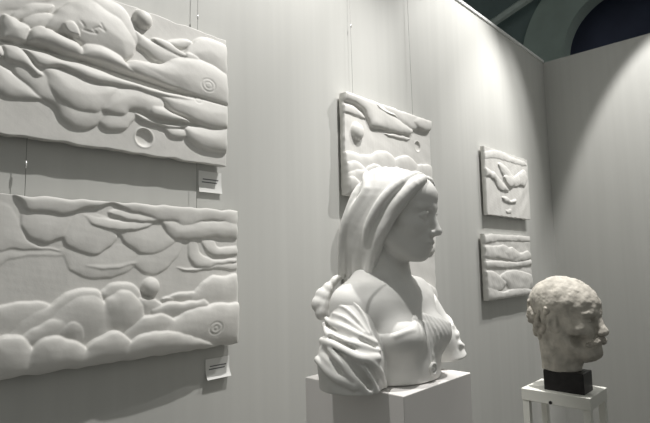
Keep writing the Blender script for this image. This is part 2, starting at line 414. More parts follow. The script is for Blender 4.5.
def relief(data, label, rough=0.5, gain=1.0, seed=1, tilts=None, soft=0.0, lift=None):
    w, h = data['w'] * 1000, data['h'] * 1000
    step = 2.0
    nx, nz = int(w / step) + 1, int(h / step) + 1
    s = np.linspace(0, w, nx); t = np.linspace(0, h, nz)
    S, T = np.meshgrid(s, t, indexing='ij')
    H = np.zeros(S.shape)
    jS = S + 1.6 * wobble(S, T, seed + 3, 60); jT = T + 1.6 * wobble(S, T, seed + 4, 60)
    for n, (P, hh, rr, base) in enumerate(data['lobes']):
        tilt = tilts(n) if tilts else 0
        if lift: hh, base = hh * lift(n), base * lift(n)
        Q = spline(P)
        lo = Q.min(0) - 3; hi = Q.max(0) + 3
        i0, i1 = np.searchsorted(s, lo[0] - 4), np.searchsorted(s, hi[0] + 4)
        k0, k1 = np.searchsorted(t, lo[1] - 4), np.searchsorted(t, hi[1] + 4)
        if i1 <= i0 or k1 <= k0: continue
        sl = (slice(i0, i1), slice(k0, k1))
        d = poly_sd(jS[sl], jT[sl], Q)
        r = rr * 2.6
        x = np.clip(d / r, 0, 1)
        prof = np.sqrt(np.clip(1 - (1 - x) ** 2, 0, 1))
        v = np.where(d > 0, base * np.clip(d / 2.5, 0, 1) + hh * prof, 0)
        m = (d > 0).astype(float)
        for _ in range(10):
            a = np.pad(v * m, 1); b = np.pad(m, 1)
            num = a[1:-1, 1:-1] * 2 + a[:-2, 1:-1] + a[2:, 1:-1] + a[1:-1, :-2] + a[1:-1, 2:]
            den = b[1:-1, 1:-1] * 2 + b[:-2, 1:-1] + b[2:, 1:-1] + b[1:-1, :-2] + b[1:-1, 2:]
            far = np.clip(d / 14.0 - 0.15, 0, 1)
            v = v + far * (num / np.maximum(den, 1e-6) - v) * m
        if tilt:
            f = np.clip((T[sl] - Q[:, 1].min()) / (np.ptp(Q[:, 1]) + 1e-6), 0, 1)
            v = v * (1 - abs(tilt) * (f if tilt > 0 else 1 - f))
        k = soft if n >= 15 else 0.0
        if k:
            g = np.where(d > -3, np.maximum(k - np.abs(H[sl] - v), 0) / k, 0)
            H[sl] = np.maximum(H[sl], v) + g * g * k * 0.25 * (d > 0)
        else: H[sl] = np.maximum(H[sl], v)
    for (c, r) in data['balls']:
        d2 = ((S - c[0]) ** 2 + (T - c[1]) ** 2) / r ** 2
        H = np.where(d2 < 1, np.maximum(H, 0.7 * r * np.sqrt(np.clip(1 - d2, 0, 1)) + 3), H)
    for (c, r) in data['dents']:
        d = np.sqrt((S - c[0]) ** 2 + (T - c[1]) ** 2) / r
        H = np.where(d < 1, H - 9 * np.sqrt(np.clip(1 - d ** 4, 0, 1)), H)
        H += 2.0 * np.exp(-((d - 1.08) / 0.09) ** 2)
    for (c, r) in data['rings']:
        d = np.hypot((S - c[0]) / 1.25, T - c[1])
        H -= 1.3 * np.exp(-((d - r) / 2.2) ** 2)
    for line, depth in ((data['groove'], 9.0), (data['scrib'], 1.8)):
        if line:
            d = np.full(S.shape, 1e9); Q = np.array(line, float)
            for a, b in zip(Q, Q[1:]):
                e = b - a; hh = np.clip(((S - a[0]) * e[0] + (T - a[1]) * e[1]) / (e @ e), 0, 1)
                d = np.minimum(d, np.hypot(S - a[0] - hh * e[0], T - a[1] - hh * e[1]))
            H -= depth * np.exp(-(d / 2.6) ** 2)
    # plaster is cast: edges soften a little, the face stays slightly uneven
    for _ in range(1):
        P = np.pad(H, 1, mode='edge')
        H = (4 * P[1:-1, 1:-1] + 2 * (P[:-2, 1:-1] + P[2:, 1:-1] + P[1:-1, :-2] + P[1:-1, 2:]) + P[:-2, :-2] + P[2:, 2:] + P[:-2, 2:] + P[2:, :-2]) / 16
    H = H * gain
    H += 0.8 * rough * wobble(S, T, seed, 110) + 0.15 * rough * wobble(S, T, seed + 1, 30)
    e = np.minimum(np.minimum(S, w - S), np.minimum(T, h - T))
    H *= 1 - 0.45 * np.exp(-e / 5.0)
    H *= 1 - 0.6 * np.exp(-T / 14.0)
    X = S.copy(); Z = T.copy()
    u = (T / h) * 2 - 1; v = (S / w) * 2 - 1
    Z += 1.6 * wobble(S, T * 0, seed + 7, 70) * np.abs(u) ** 8 * np.sign(u)
    X += 1.4 * wobble(S * 0, T, seed + 8, 60) * np.abs(v) ** 8
    thick = 26.0
    front = np.stack([X, -thick - H, Z], -1).reshape(-1, 3)
    back = np.stack([X, 0 * X, Z], -1).reshape(-1, 3)
    idx = np.arange(nx * nz).reshape(nx, nz); N = nx * nz
    f = np.stack([idx[:-1, :-1], idx[1:, :-1], idx[1:, 1:], idx[:-1, 1:]], -1).reshape(-1, 4)
    b = f[:, ::-1] + N
    def skirt(a): return np.stack([a[1:], a[:-1], a[:-1] + N, a[1:] + N], -1)
    q = np.concatenate([f, b, skirt(idx[:, 0]), skirt(idx[::-1, -1]), skirt(idx[::-1, 0].copy()[:0]), skirt(idx[0, ::-1]), skirt(idx[-1, :])])
    o = mesh_np('relief_panel', np.concatenate([front, back]) / 1000, q, M_PLASTER)
    o.location = (data['x'], WALL_Y - 0.012, data['z'] + ZC)
    return tag(o, label, 'relief panel', 'white plaster relief panels')

relief(RELIEF_FIGURES, 'large white relief of rolling bodies with a diagonal crack, upper of the two nearest panels', seed=11, gain=1.12, tilts=lambda n: 0.45 if n > 15 else 0.0)
relief(RELIEF_BOWLS, 'large white relief with hanging bowl shapes above rounded clouds, lower of the two nearest panels', seed=23, tilts=lambda n: 0.8 if n < 12 else (0 if n < 15 else -0.72), soft=5.0, lift=lambda n: 0.55 if n < 15 else 1.0)
relief(RELIEF_WAVE, 'white relief with a sweeping wave and small egg on the wall above the woman bust', seed=37, gain=0.8, tilts=lambda n: 0 if n < 6 else -0.5)
relief(RELIEF_HIDDEN, 'white relief panel almost hidden behind the neck of the woman bust', seed=41)
relief(RELIEF_FACE, 'small far white relief with a face like V shape, upper one near the corner', seed=53, rough=1.2, gain=0.6)
relief(RELIEF_LAYERS, 'small far white relief of rough layered ridges, lower one near the corner', seed=67, rough=1.6, gain=0.6)

# wires and crimps
def wire(x, z0, z1, crimps, label):
    t = thing('hanging_wire', (x, WALL_Y - 0.02, ZC + z0))
    bm = bmesh.new(); tube(bm, [(0, 0, 0), (0.0, 0, (z1 - z0) * .5), (0, 0.008, z1 - z0)], 0.0008, 6)
    obj('wire', bm, M_WIRE, t, True)
    for z in crimps:
        bm = bmesh.new(); tube(bm, [(0, 0, z - z0 - .009), (0, 0, z - z0 + .009)], 0.0022, 8)
        k = obj('crimp', bm, M_CRIMP, t, True); k['label'] = 'bright metal crimp'
    return tag(t, label, 'wire', 'picture hanging wires')
top = 1.56
wire(0.392, 0.12, top, [0.258], 'thin wire between the left ends of the two nearest white panels')
wire(0.876, 0.12, top, [0.81], 'thin wire holding the right ends of the two nearest white panels')
wire(1.655, 0.10, top, [1.045], 'thin wire running up from the left corner of the wave relief')
wire(2.120, 0.10, top, [], 'thin wire running up from the right side of the wave relief')

# caption cards
def caption(x, z, w, h, tilt, curl, label):
    t = thing('caption_card', (x, WALL_Y - 0.001, z + ZC)); t.rotation_euler = (0, tilt, 0)
    bm = bmesh.new(); n = 10; fr = []; bk = []
    def yy(v): return -0.002 - curl * max(0, 1 - v / 0.6) ** 2
    for i in range(n + 1):
        v = i / n
        fr.append([bm.verts.new((s * w / 2, yy(v), v * h)) for s in (-1, 1)])
        bk.append([bm.verts.new((s * w / 2, yy(v) + 0.001, v * h)) for s in (-1, 1)])
    for i in range(n):
        bm.faces.new((fr[i][0], fr[i][1], fr[i + 1][1], fr[i + 1][0])); bm.faces.new((bk[i][1], bk[i][0], bk[i + 1][0], bk[i + 1][1]))
        bm.faces.new((fr[i][1], bk[i][1], bk[i + 1][1], fr[i + 1][1])); bm.faces.new((bk[i][0], fr[i][0], fr[i + 1][0], bk[i + 1][0]))
    bm.faces.new((bk[0][0], bk[0][1], fr[0][1], fr[0][0])); bm.faces.new((fr[n][0], fr[n][1], bk[n][1], bk[n][0]))
    obj('card', bm, M_CARD, t)
    for v, a, b in ((0.62, -.32, .36), (0.48, -.36, .30)):
        bm = boxbm(a * w, b * w, yy(v) - 0.0007, yy(v) - 0.0001, v * h - 0.0016, v * h + 0.0016)
        obj('printed_line', bm, M_PRINT, t)
    return tag(t, label, 'caption card', 'caption cards')
caption(0.937, 0.236, 0.088, 0.070, 0.0, 0.006, 'small white caption card under the upper nearest panel')
caption(0.967, -0.355, 0.090, 0.062, 0.0, 0.012, 'small white caption card under the lower nearest panel')

# ------------------------------------------------------------------ pedestals
PX, PY, PZ = 1.163, 0.868, ZC - 0.31
bm = boxbm(-0.1625, 0.1625, -0.1625, 0.1625, 0, PZ, bevel=0.002)
p = obj('pedestal', bm, M_PEDESTAL); p.location = (PX, PY, 0)
tag(p, 'solid pale grey box pedestal under the white woman bust', 'pedestal')

SX, SY, SZ = 1.689, 0.585, ZC - 0.40
st = thing('display_stand', (SX, SY, 0))
tag(st, 'pale open frame stand carrying the clay head of a man', 'stand')
hw, hd = 0.084, 0.100
obj('top', boxbm(-hw, hw, -hd, hd, SZ - 0.036, SZ, bevel=0.002), M_STAND, st)
for a in (-1, 1):
    for b in (-1, 1):
        x, y = a * (hw - 0.012), b * (hd - 0.012)
        obj('leg', boxbm(x - 0.010, x + 0.010, y - 0.010, y + 0.010, 0, SZ - 0.036, bevel=0.001), M_STAND, st)
bm = bmesh.new()
for b in (-1, 1): box(bm, -hw + 0.02, hw - 0.02, b * (hd - 0.012) - 0.007, b * (hd - 0.012) + 0.007, 0.10, 0.12)
for a in (-1, 1): box(bm, a * (hw - 0.012) - 0.007, a * (hw - 0.012) + 0.007, -hd + 0.02, hd - 0.02, 0.10, 0.12)
obj('stretcher', bm, M_STAND, st)
bm = bmesh.new(); tube(bm, [(-hw + 0.001, 0.012, SZ - 0.030), (-hw - 0.003, 0.012, SZ - 0.030)], 0.005, 12)
k = obj('bolt', bm, M_BLOCK, st); k['label'] = 'small dark bolt head'

# ------------------------------------------------------------------ sculpting by distance field
def smin(a, b, k):
    if k <= 0: return np.minimum(a, b)
    h = np.maximum(k - np.abs(a - b), 0) / k
    return np.minimum(a, b) - h * h * k * 0.25
def smax(a, b, k): return -smin(-a, -b, k)

class Field:
    def __init__(s, lo, hi, h):
        s.lo = np.array(lo, float); s.h = h
        s.n = [int(math.ceil((hi[i] - lo[i]) / h)) + 1 for i in range(3)]
        s.ax = [(lo[i] + h * np.arange(s.n[i])).astype(np.float32) for i in range(3)]
        s.F = np.full(s.n, 0.5, np.float32)
    def window(s, lo, hi):
        sl = []
        for i in range(3):
            a = int(np.searchsorted(s.ax[i], lo[i])); b = int(np.searchsorted(s.ax[i], hi[i])); sl.append(slice(a, max(a, b)))
        X = s.ax[0][sl[0]][:, None, None]; Y = s.ax[1][sl[1]][None, :, None]; Z = s.ax[2][sl[2]][None, None, :]
        return tuple(sl), X, Y, Z
    def apply(s, fn, lo, hi, op):
        sl, X, Y, Z = s.window(lo, hi)
        if s.F[sl].size: s.F[sl] = op(s.F[sl], fn(X, Y, Z))
    def cone(s, a, b, ra, rb, k=0.0, sub=False):
        a = np.array(a, float); b = np.array(b, float); e = b - a; L = e @ e + 1e-12
        m = max(ra, rb) + k + 4 * s.h
        def fn(X, Y, Z):
            px, py, pz = X - a[0], Y - a[1], Z - a[2]
            t = np.clip((px * e[0] + py * e[1] + pz * e[2]) / L, 0, 1)
            return np.sqrt((px - t * e[0]) ** 2 + (py - t * e[1]) ** 2 + (pz - t * e[2]) ** 2) - (ra + (rb - ra) * t)
        s.apply(fn, np.minimum(a, b) - m, np.maximum(a, b) + m, (lambda F, d: smax(F, -d, k)) if sub else (lambda F, d: smin(F, d, k)))
    def chain(s, pts, rad, k=0.0):
        """One swept strand: the plain minimum of its segments, blended once into what is there."""
        rad = list(rad) if hasattr(rad, '__len__') else [rad] * len(pts)
        P = np.array(pts, float); m = max(rad) + k + 4 * s.h
        def fn(X, Y, Z):
            out = None
            for i in range(len(P) - 1):
                a, e = P[i], P[i + 1] - P[i]; L = e @ e + 1e-12
                px, py, pz = X - a[0], Y - a[1], Z - a[2]
                t = np.clip((px * e[0] + py * e[1] + pz * e[2]) / L, 0, 1)
                d = np.sqrt((px - t * e[0]) ** 2 + (py - t * e[1]) ** 2 + (pz - t * e[2]) ** 2) - (rad[i] + (rad[i + 1] - rad[i]) * t)
                out = d if out is None else np.minimum(out, d)
            return out
        s.apply(fn, P.min(0) - m, P.max(0) + m, lambda F, d: smin(F, d, k))
    def ell(s, c, r, k=0.0, sub=False, frame=None):
        c = np.array(c, float); r = np.array(r, float); m = max(r) + k + 4 * s.h
        A = np.eye(3) if frame is None else frame
        def fn(X, Y, Z):
            px, py, pz = X - c[0], Y - c[1], Z - c[2]
            q = [(A[i][0] * px + A[i][1] * py + A[i][2] * pz) / r[i] for i in range(3)]
            k0 = np.sqrt(q[0] ** 2 + q[1] ** 2 + q[2] ** 2)
            k1 = np.sqrt((q[0] / r[0]) ** 2 + (q[1] / r[1]) ** 2 + (q[2] / r[2]) ** 2) + 1e-9
            return k0 * (k0 - 1) / k1
        s.apply(fn, c - m, c + m, (lambda F, d: smax(F, -d, k)) if sub else (lambda F, d: smin(F, d, k)))
    def everywhere(s): return s.ax[0][:, None, None], s.ax[1][None, :, None], s.ax[2][None, None, :]
    def copy(s):
        o = Field.__new__(Field); o.lo, o.h, o.n, o.ax = s.lo, s.h, s.n, s.ax; o.F = s.F.copy(); return o
    def front(s, x, z):
        i = int(round((x - s.lo[0]) / s.h)); k = int(round((z - s.lo[2]) / s.h))
        col = s.F[i, :, k]; j = int(np.argmax(col < 0)); return float(s.ax[1][j]) - s.h * 0.5

def surface_nets(f):
    F, h, lo = f.F, f.h, f.lo
    ins = F < 0
    cnt = np.zeros([n - 1 for n in F.shape], np.uint8)
    for a in (0, 1):
        for b in (0, 1):
            for c in (0, 1):
                cnt += ins[a:F.shape[0] - 1 + a, b:F.shape[1] - 1 + b, c:F.shape[2] - 1 + c]
    act = (cnt > 0) & (cnt < 8)
    idx = np.full(act.shape, -1, np.int64); I = np.argwhere(act); idx[act] = np.arange(len(I))
    corners = [(a, b, c) for a in (0, 1) for b in (0, 1) for c in (0, 1)]
    V = {q: F[I[:, 0] + q[0], I[:, 1] + q[1], I[:, 2] + q[2]].astype(float) for q in corners}
    pos = np.zeros((len(I), 3)); num = np.zeros(len(I))
    for q in corners:
        for ax in range(3):
            if q[ax] == 0:
                p = list(q); p[ax] = 1; p = tuple(p)
                m = (V[q] < 0) != (V[p] < 0)
                t = np.where(m, V[q] / np.where(m, V[q] - V[p], 1), 0)
                pt = np.tile(np.array(q, float), (len(I), 1)); pt[:, ax] = t
                pos += pt * m[:, None]; num += m
    verts = lo + h * (I + pos / num[:, None])
    quads = []
    for ax in range(3):
        b, c = (ax + 1) % 3, (ax + 2) % 3
        s0 = [slice(None)] * 3; s1 = [slice(None)] * 3
        s0[ax] = slice(0, -1); s1[ax] = slice(1, None)
        ch = ins[tuple(s0)] != ins[tuple(s1)]
        E = np.argwhere(ch)
        ok = (E[:, b] > 0) & (E[:, c] > 0) & (E[:, b] < F.shape[b] - 1) & (E[:, c] < F.shape[c] - 1)
        E = E[ok]
        def cell(db, dc):
            J = E.copy(); J[:, b] += db; J[:, c] += dc
            return idx[J[:, 0], J[:, 1], J[:, 2]]
        q = np.stack([cell(-1, -1), cell(0, -1), cell(0, 0), cell(-1, 0)], -1)
        inside = ins[E[:, 0], E[:, 1], E[:, 2]]
        q[~inside] = q[~inside][:, ::-1]
        quads.append(q)
    return verts, np.concatenate(quads)

def relax(v, q, n=2, w=0.5):
    for _ in range(n):
        acc = np.zeros_like(v); num = np.zeros(len(v))
        for a, b in ((0, 1), (1, 2), (2, 3), (3, 0)):
            np.add.at(acc, q[:, a], v[q[:, b]]); np.add.at(num, q[:, a], 1)
            np.add.at(acc, q[:, b], v[q[:, a]]); np.add.at(num, q[:, b], 1)
        v = v * (1 - w) + w * acc / num[:, None]
    return v

def carve(name, f, mat, parent, smooth=1):
    v, q = surface_nets(f)
    return mesh_np(name, relax(v, q, smooth), q, mat, parent)

class Head:
    """Local frame of a head: x to its own left, y forward, z up."""
    def __init__(s, origin, yaw_deg, pitch_deg, scale, roll_deg=0):
        a, p = math.radians(yaw_deg), math.radians(pitch_deg)
        f = np.array([math.sin(a) * math.cos(p), -math.cos(a) * math.cos(p), math.sin(p)])
        l = np.array([math.cos(a), math.sin(a), 0.0])
        u = np.cross(f, -l); u = u / np.linalg.norm(u)
        if u[2] < 0: u = -u
        s.A = np.array([l, f, u]); s.o = np.array(origin, float); s.s = scale
    def P(s, p): return s.o + s.s * (s.A.T @ np.array(p, float))
    def rows(s): return s.A

def put(f, H, kind, *a, k=0.0, sub=False):
    if kind == 'e': f.ell(H.P(a[0]), np.array(a[1]) * H.s, k, sub, H.A)
    else: f.cone(H.P(a[0]), H.P(a[1]), a[2] * H.s, a[3] * H.s, k, sub)

def lock(f, H, pts, rad, k):
    P = [np.array(p, float) for p in pts]; out = []
    P = [2 * P[0] - P[1]] + P + [2 * P[-1] - P[-2]]
    R = [rad[0]] + list(rad) + [rad[-1]]
    for i in range(1, len(P) - 2):
        for t in (0, 0.34, 0.67):
            p0, p1, p2, p3 = P[i - 1:i + 3]
            out.append((0.5 * (2 * p1 + (p2 - p0) * t + (2 * p0 - 5 * p1 + 4 * p2 - p3) * t * t + (3 * p1 - p0 - 3 * p2 + p3) * t ** 3), R[i] + (R[i + 1] - R[i]) * t))
    out.append((P[-2], R[-1]))
    f.chain([H.P(p) for p, r in out], [r * H.s for p, r in out], k)

# ------------------------------------------------------------------ the woman's bust
bust = thing('portrait_bust', (PX, PY, PZ))
tag(bust, 'white plaster bust of a long-haired woman in a gathered blouse on the box pedestal', 'bust')

torso = Field((-0.30, -0.20, -0.03), (0.32, 0.21, 0.62), 0.0028)
T = torso
T.cone((0, 0.02, 0.225), (-0.140, 0.008, 0.200), 0.055, 0.053, 0.0)
T.cone((0, 0.02, 0.225), (0.145, 0.012, 0.207), 0.055, 0.050, 0.03)
T.ell((0, 0.005, 0.14), (0.150, 0.098, 0.125), 0.04)
T.ell((0, -0.04, 0.185), (0.105, 0.055, 0.06), 0.05)
for s in (-1, 1):
    T.ell((s * 0.068, -0.084, 0.116), (0.066, 0.064, 0.056), 0.03)
    T.cone((s * (0.147 + s * 0.012), 0.008, 0.196 + s * 0.006), (s * 0.165, 0.0, 0.10), 0.053, 0.05, 0.03)
for s in (-1, 1):
    T.ell((s * 0.100, -0.034, 0.180), (0.052, 0.040, 0.050), 0.05)      # front of the shoulder, over the armpit
T.ell((0, -0.014, 0.03), (0.140, 0.122, 0.17), 0.03)

HW = Head((0.0, -0.051, 0.450), 13, -10, 1.12)
body = torso.copy()
B = body
B.cone((0, -0.006, 0.385), (0, 0.012, 0.24), 0.055, 0.060, 0.045)
for s in (-1, 1):
    B.cone((0, 0.018, 0.310), (s * 0.095, 0.022, 0.225 + s * 0.008), 0.036, 0.028, 0.06)        # trapezius
    B.cone((s * 0.055, -0.004, 0.37), (s * 0.014, -0.064, 0.235), 0.014, 0.010, 0.03)  # neck muscle
    B.cone((s * 0.02, -0.066, 0.226), (s * 0.14, -0.018, 0.243), 0.010, 0.010, 0.03)   # collar bone
def face(f, H, crown=0.072):
    put(f, H, 'e', (0, -0.012, 0.032), (0.073, 0.093, crown), k=0.04)
    put(f, H, 'e', (0, 0.024, 0.044), (0.060, 0.068, 0.046), k=0.03)
    put(f, H, 'e', (0, 0.036, -0.025), (0.058, 0.054, 0.082), k=0.03)
    put(f, H, 'e', (0, 0.038, -0.072), (0.044, 0.040, 0.038), k=0.03)
    put(f, H, 'e', (0, 0.076, -0.097), (0.017, 0.013, 0.013), k=0.022)
    for s in (-1, 1):
        put(f, H, 'c', (s * 0.054, -0.005, -0.058), (s * 0.020, 0.062, -0.096), 0.018, 0.014, k=0.03)
        put(f, H, 'e', (s * 0.041, 0.056, -0.030), (0.020, 0.020, 0.017), k=0.03)
        put(f, H, 'c', (s * 0.010, 0.084, 0.017), (s * 0.046, 0.068, 0.014), 0.008, 0.006, k=0.016)
        put(f, H, 'e', (s * 0.031, 0.098, -0.003), (0.018, 0.019, 0.011), k=0.014, sub=True)
        put(f, H, 'e', (s * 0.031, 0.0735, -0.004), (0.0135, 0.0130, 0.0125), k=0.001)
        put(f, H, 'c', (s * 0.017, 0.082, -0.004), (s * 0.032, 0.0875, 0.0045), 0.0022, 0.0028, k=0.004)
        put(f, H, 'c', (s * 0.032, 0.0875, 0.0045), (s * 0.046, 0.076, -0.004), 0.0028, 0.0022, k=0.004)
        put(f, H, 'c', (s * 0.018, 0.081, -0.007), (s * 0.032, 0.084, -0.013), 0.0018, 0.0020, k=0.004)
        put(f, H, 'c', (s * 0.032, 0.084, -0.013), (s * 0.046, 0.075, -0.006), 0.0020, 0.0018, k=0.004)
    put(f, H, 'c', (0, 0.082, 0.012), (0, 0.106, -0.036), 0.0075, 0.0095, k=0.016)
    put(f, H, 'e', (0, 0.107, -0.038), (0.0095, 0.0095, 0.0085), k=0.008)
    for s in (-1, 1):
        put(f, H, 'e', (s * 0.0115, 0.096, -0.042), (0.0065, 0.0095, 0.0070), k=0.006)
        put(f, H, 'e', (s * 0.006, 0.100, -0.0495), (0.0035, 0.0050, 0.0040), k=0.002, sub=True)
    put(f, H, 'e', (0, 0.072, -0.068), (0.030, 0.023, 0.024), k=0.02)
    put(f, H, 'e', (-0.007, 0.0935, -0.0645), (0.0125, 0.0065, 0.0048), k=0.005)
    put(f, H, 'e', (0.007, 0.0935, -0.0645), (0.0125, 0.0065, 0.0048), k=0.005)
    put(f, H, 'e', (0, 0.0915, -0.0755), (0.0165, 0.0075, 0.0056), k=0.004)
    put(f, H, 'c', (-0.021, 0.086, -0.0700), (0, 0.1005, -0.0695), 0.0014, 0.0016, k=0.003, sub=True)
    put(f, H, 'c', (0.021, 0.086, -0.0700), (0, 0.1005, -0.0695), 0.0014, 0.0016, k=0.003, sub=True)
face(B, HW)
X, Y, Z = B.everywhere()
B.F = np.maximum(B.F, (0.012 - Z)).astype(np.float32)
carve('body', B, M_BUST, bust)

# blouse: a gathered bodice below the neckline, two full sleeves
bl = torso.copy(); bl.F -= 0.005
X, Y, Z = bl.everywhere()
ang = np.arctan2(X, 0.262 - Z); dist = np.sqrt(X * X + (0.262 - Z) ** 2)
fan = np.clip((dist - 0.07) / 0.02, 0, 1) * np.clip((0.20 - dist) / 0.07, 0, 1) * np.clip(-Y / 0.04 - 1, 0, 1) * np.clip((0.10 - np.abs(X)) / 0.05, 0, 1)
bl.F = bl.F - (0.0011 * np.sin(ang * 52 + 1.6 * np.sin(dist * 60) + 3 * np.abs(X) * 40) * fan).astype(np.float32)
neck = 0.176 - 0.36 * np.maximum(np.abs(X) - 0.015, 0) - 0.022 * np.exp(-(X / 0.010) ** 2)
bl.F = smax(bl.F, (Z - neck).astype(np.float32) * 0.9, 0.008)
base = bl.copy()
for s in (-1, 1):
    for x0, x1, z0, z1, r in ((0.011, 0.006, 0.150, 0.050, 0.0036), (0.026, 0.014, 0.146, 0.062, 0.0028), (0.042, 0.030, 0.140, 0.090, 0.0022)):
        zz = [z0 + (z1 - z0) * i / 6 for i in range(7)]; xx = [s * (x0 + (x1 - x0) * i / 6) for i in range(7)]
        bl.chain([(x, base.front(x, z) + 0.0012, z) for x, z in zip(xx, zz)], [r * 0.6] + [r] * 5 + [r * 0.6], 0.004)
    # breast folds
    for z0, x0, z1, x1 in ((0.128, 0.126, 0.140, 0.080),):
        Q = [(s * (x0 + (x1 - x0) * i / 5), z0 + (z1 - z0) * i / 5 + 0.004 * math.sin(math.pi * i / 5)) for i in range(6)]
        bl.chain([(x, base.front(x, z) + 0.0030, z) for x, z in Q], [0.0025, 0.0035, 0.004, 0.0035, 0.003, 0.002], 0.008)
near = bl.copy(); near.F[:] = 0.5
near.cone((-0.140, 0.002, 0.190), (-0.180, -0.02, 0.07), 0.0555, 0.080)
near.cone((-0.180, -0.02, 0.07), (-0.182, -0.02, -0.03), 0.080, 0.080, 0.02)
X, Y, Z = near.everywhere()
# the sleeve ends under the bare shoulder along a slanting hem
near.F = smax(near.F, (Z - (0.232 - 0.55 * (X + 0.17) + 0.5 * (Y + 0.02))).astype(np.float32) * 0.8, 0.004)
FOLDS = [
 ([(-184, -11, 225), (-177, -45, 200), (-172, -65, 169), (-172, -80, 139)], .0026, .0030),
 ([(-192, 23, 202), (-197, -15, 200), (-193, -51, 175), (-183, -79, 138)], .0028, .0034),
 ([(-204, 16, 183), (-209, -30, 174), (-193, -75, 141)], .0030, .0034),
 ([(-200, 45, 168), (-207, 28, 162), (-221, -29, 155), (-206, -72, 136), (-166, -91, 115)], .0065, .006),
 ([(-200, 52, 152), (-207, 41, 146), (-235, 5, 134), (-240, -42, 127), (-228, -72, 118), (-170, -100, 98)], .0085, .008),
 ([(-229, 33, 117), (-251, -19, 116), (-247, -60, 103), (-228, -88, 87), (-180, -104, 82)], .010, .012),
 ([(-256, -20, 102), (-259, -45, 88), (-254, -61, 71), (-245, -75, 48), (-228, -87, 29), (-210, -96, 8)], .008, .014),
 ([(-256, 25, 76), (-262, 8, 70), (-265, -20, 54), (-261, -42, 43), (-252, -62, 36), (-238, -79, 26)], .009, .014),
 ([(-225, -91, 84), (-217, -97, 65), (-203, -100, 40), (-186, -101, 7)], .006, .012),
 ([(-218, -94, 85), (-192, -105, 69), (-162, -102, 40), (-134, -88, 6)], .008, .009),
 ([(-256, -20, 20), (-248, -55, 6), (-230, -80, 2), (-205, -95, 0)], .008, .012),
]
def fold(pts, r0, r1, axis):
    """A fold ridge: a swept strand whose core lies inside the sleeve, so only its back stands proud."""
    Q = np.array(pts, float) / 1000.0; n = len(Q); out = []; rad = []
    for i in range(n - 1):
        for t in (0, 0.25, 0.5, 0.75):
            p0, p1, p2, p3 = Q[max(i - 1, 0)], Q[i], Q[i + 1], Q[min(i + 2, n - 1)]
            out.append(0.5 * (2 * p1 + (p2 - p0) * t + (2 * p0 - 5 * p1 + 4 * p2 - p3) * t * t + (3 * p1 - p0 - 3 * p2 + p3) * t ** 3))
            rad.append(r0 + (r1 - r0) * (i + t) / (n - 1))
    out.append(Q[-1]); rad.append(r1)
    res = []
    for p, r in zip(out, rad):
        d = np.array([p[0] - axis[0] - (0.35 if axis[0] < 0 else -0.1) * max(0, p[2] - 0.07), p[1] - axis[1], 0.0]); d /= np.linalg.norm(d) + 1e-9
        res.append(p - d * r * 0.25)
    return res, rad
for pts, r0, r1 in FOLDS:
    near.chain(*fold(pts, r0, r1, (-0.178, -0.016)), 0.005)
HOLLOWS = [
 ([(-253, -27, 113), (-251, -60, 93), (-243, -77, 76), (-227, -90, 50), (-208, -97, 22)], .005, .011),
 ([(-254, 8, 100), (-263, -20, 88), (-263, -39, 70), (-259, -53, 57)], .010, .005),
 ([(-240, -6, 131), (-241, -46, 123), (-231, -74, 110)], .006, .004),
 ([(-207, -79, 126), (-191, -91, 116), (-175, -96, 107)], .005, .004),
 ([(-221, -95, 74), (-204, -102, 56), (-183, -103, 30)], .004, .007),
 ([(-201, 40, 153), (-231, -25, 143), (-225, -58, 134)], .005, .004),
]
for pts, r0, r1 in HOLLOWS:
    P, R = fold(pts, r0, r1, (-0.178, -0.016))
    near.F *= -1
    near.chain(P, R, 0.005)
    near.F *= -1
bl.F = smin(bl.F, near.F, 0.006)
far = near; far.F[:] = 0.5
far.cone((0.160, -0.002, 0.190), (0.190, -0.030, 0.080), 0.054, 0.070)
far.cone((0.190, -0.030, 0.080), (0.222, -0.052, -0.02), 0.070, 0.076, 0.02)
for pts, r0, r1 in (([(232, -10, 165), (232, -60, 140), (195, -92, 118)], .004, .006), ([(255, -20, 120), (250, -75, 96), (200, -100, 92)], .006, .008),
               ([(272, -50, 72), (255, -92, 56), (206, -108, 66)], .005, .008)):
    far.chain(*fold(pts, r0, r1, (0.190, -0.030)), 0.008)
X, Y, Z = far.everywhere()
far.F = smax(far.F, (Z - (0.215 + 0.3 * (X - 0.17) + 0.5 * (Y + 0.02))).astype(np.float32) * 0.8, 0.004)
far.F = smax(far.F, (0.020 + 0.10 * (X - 0.16) - Z).astype(np.float32), 0.006)
bl.F = smin(bl.F, far.F, 0.006)
X, Y, Z = bl.everywhere()
bl.F = smax(bl.F, (0.0015 - Z + 0 * X).astype(np.float32), 0.006)
by = bl.front(0.002, 0.034)
carve('blouse', bl, M_BUST, bust)
del near, far

# brooch: ring with a boss, flat against the front of the bodice
bm = bmesh.new(); n, mseg = 28, 10; R0, R1 = 0.0135, 0.0036
grid = []
for i in range(n):
    a = 2 * math.pi * i / n
    grid.append([bm.verts.new(((R0 + R1 * math.cos(2 * math.pi * j / mseg)) * math.cos(a), -R1 * 1.3 * math.sin(2 * math.pi * j / mseg), (R0 + R1 * math.cos(2 * math.pi * j / mseg)) * math.sin(a))) for j in range(mseg)])
for i in range(n):
    for j in range(mseg):
        bm.faces.new((grid[i][j], grid[(i + 1) % n][j], grid[(i + 1) % n][(j + 1) % mseg], grid[i][(j + 1) % mseg]))
bmesh.ops.create_uvsphere(bm, u_segments=16, v_segments=8, radius=0.007, matrix=Matrix.Diagonal((1, 0.55, 1, 1)))
bmesh.ops.recalc_face_normals(bm, faces=bm.faces)
br = obj('brooch', bm, M_BUST, bust, True); br.location = (0.002, by - 0.003, 0.034); br['label'] = 'round ring brooch at the front of the blouse'

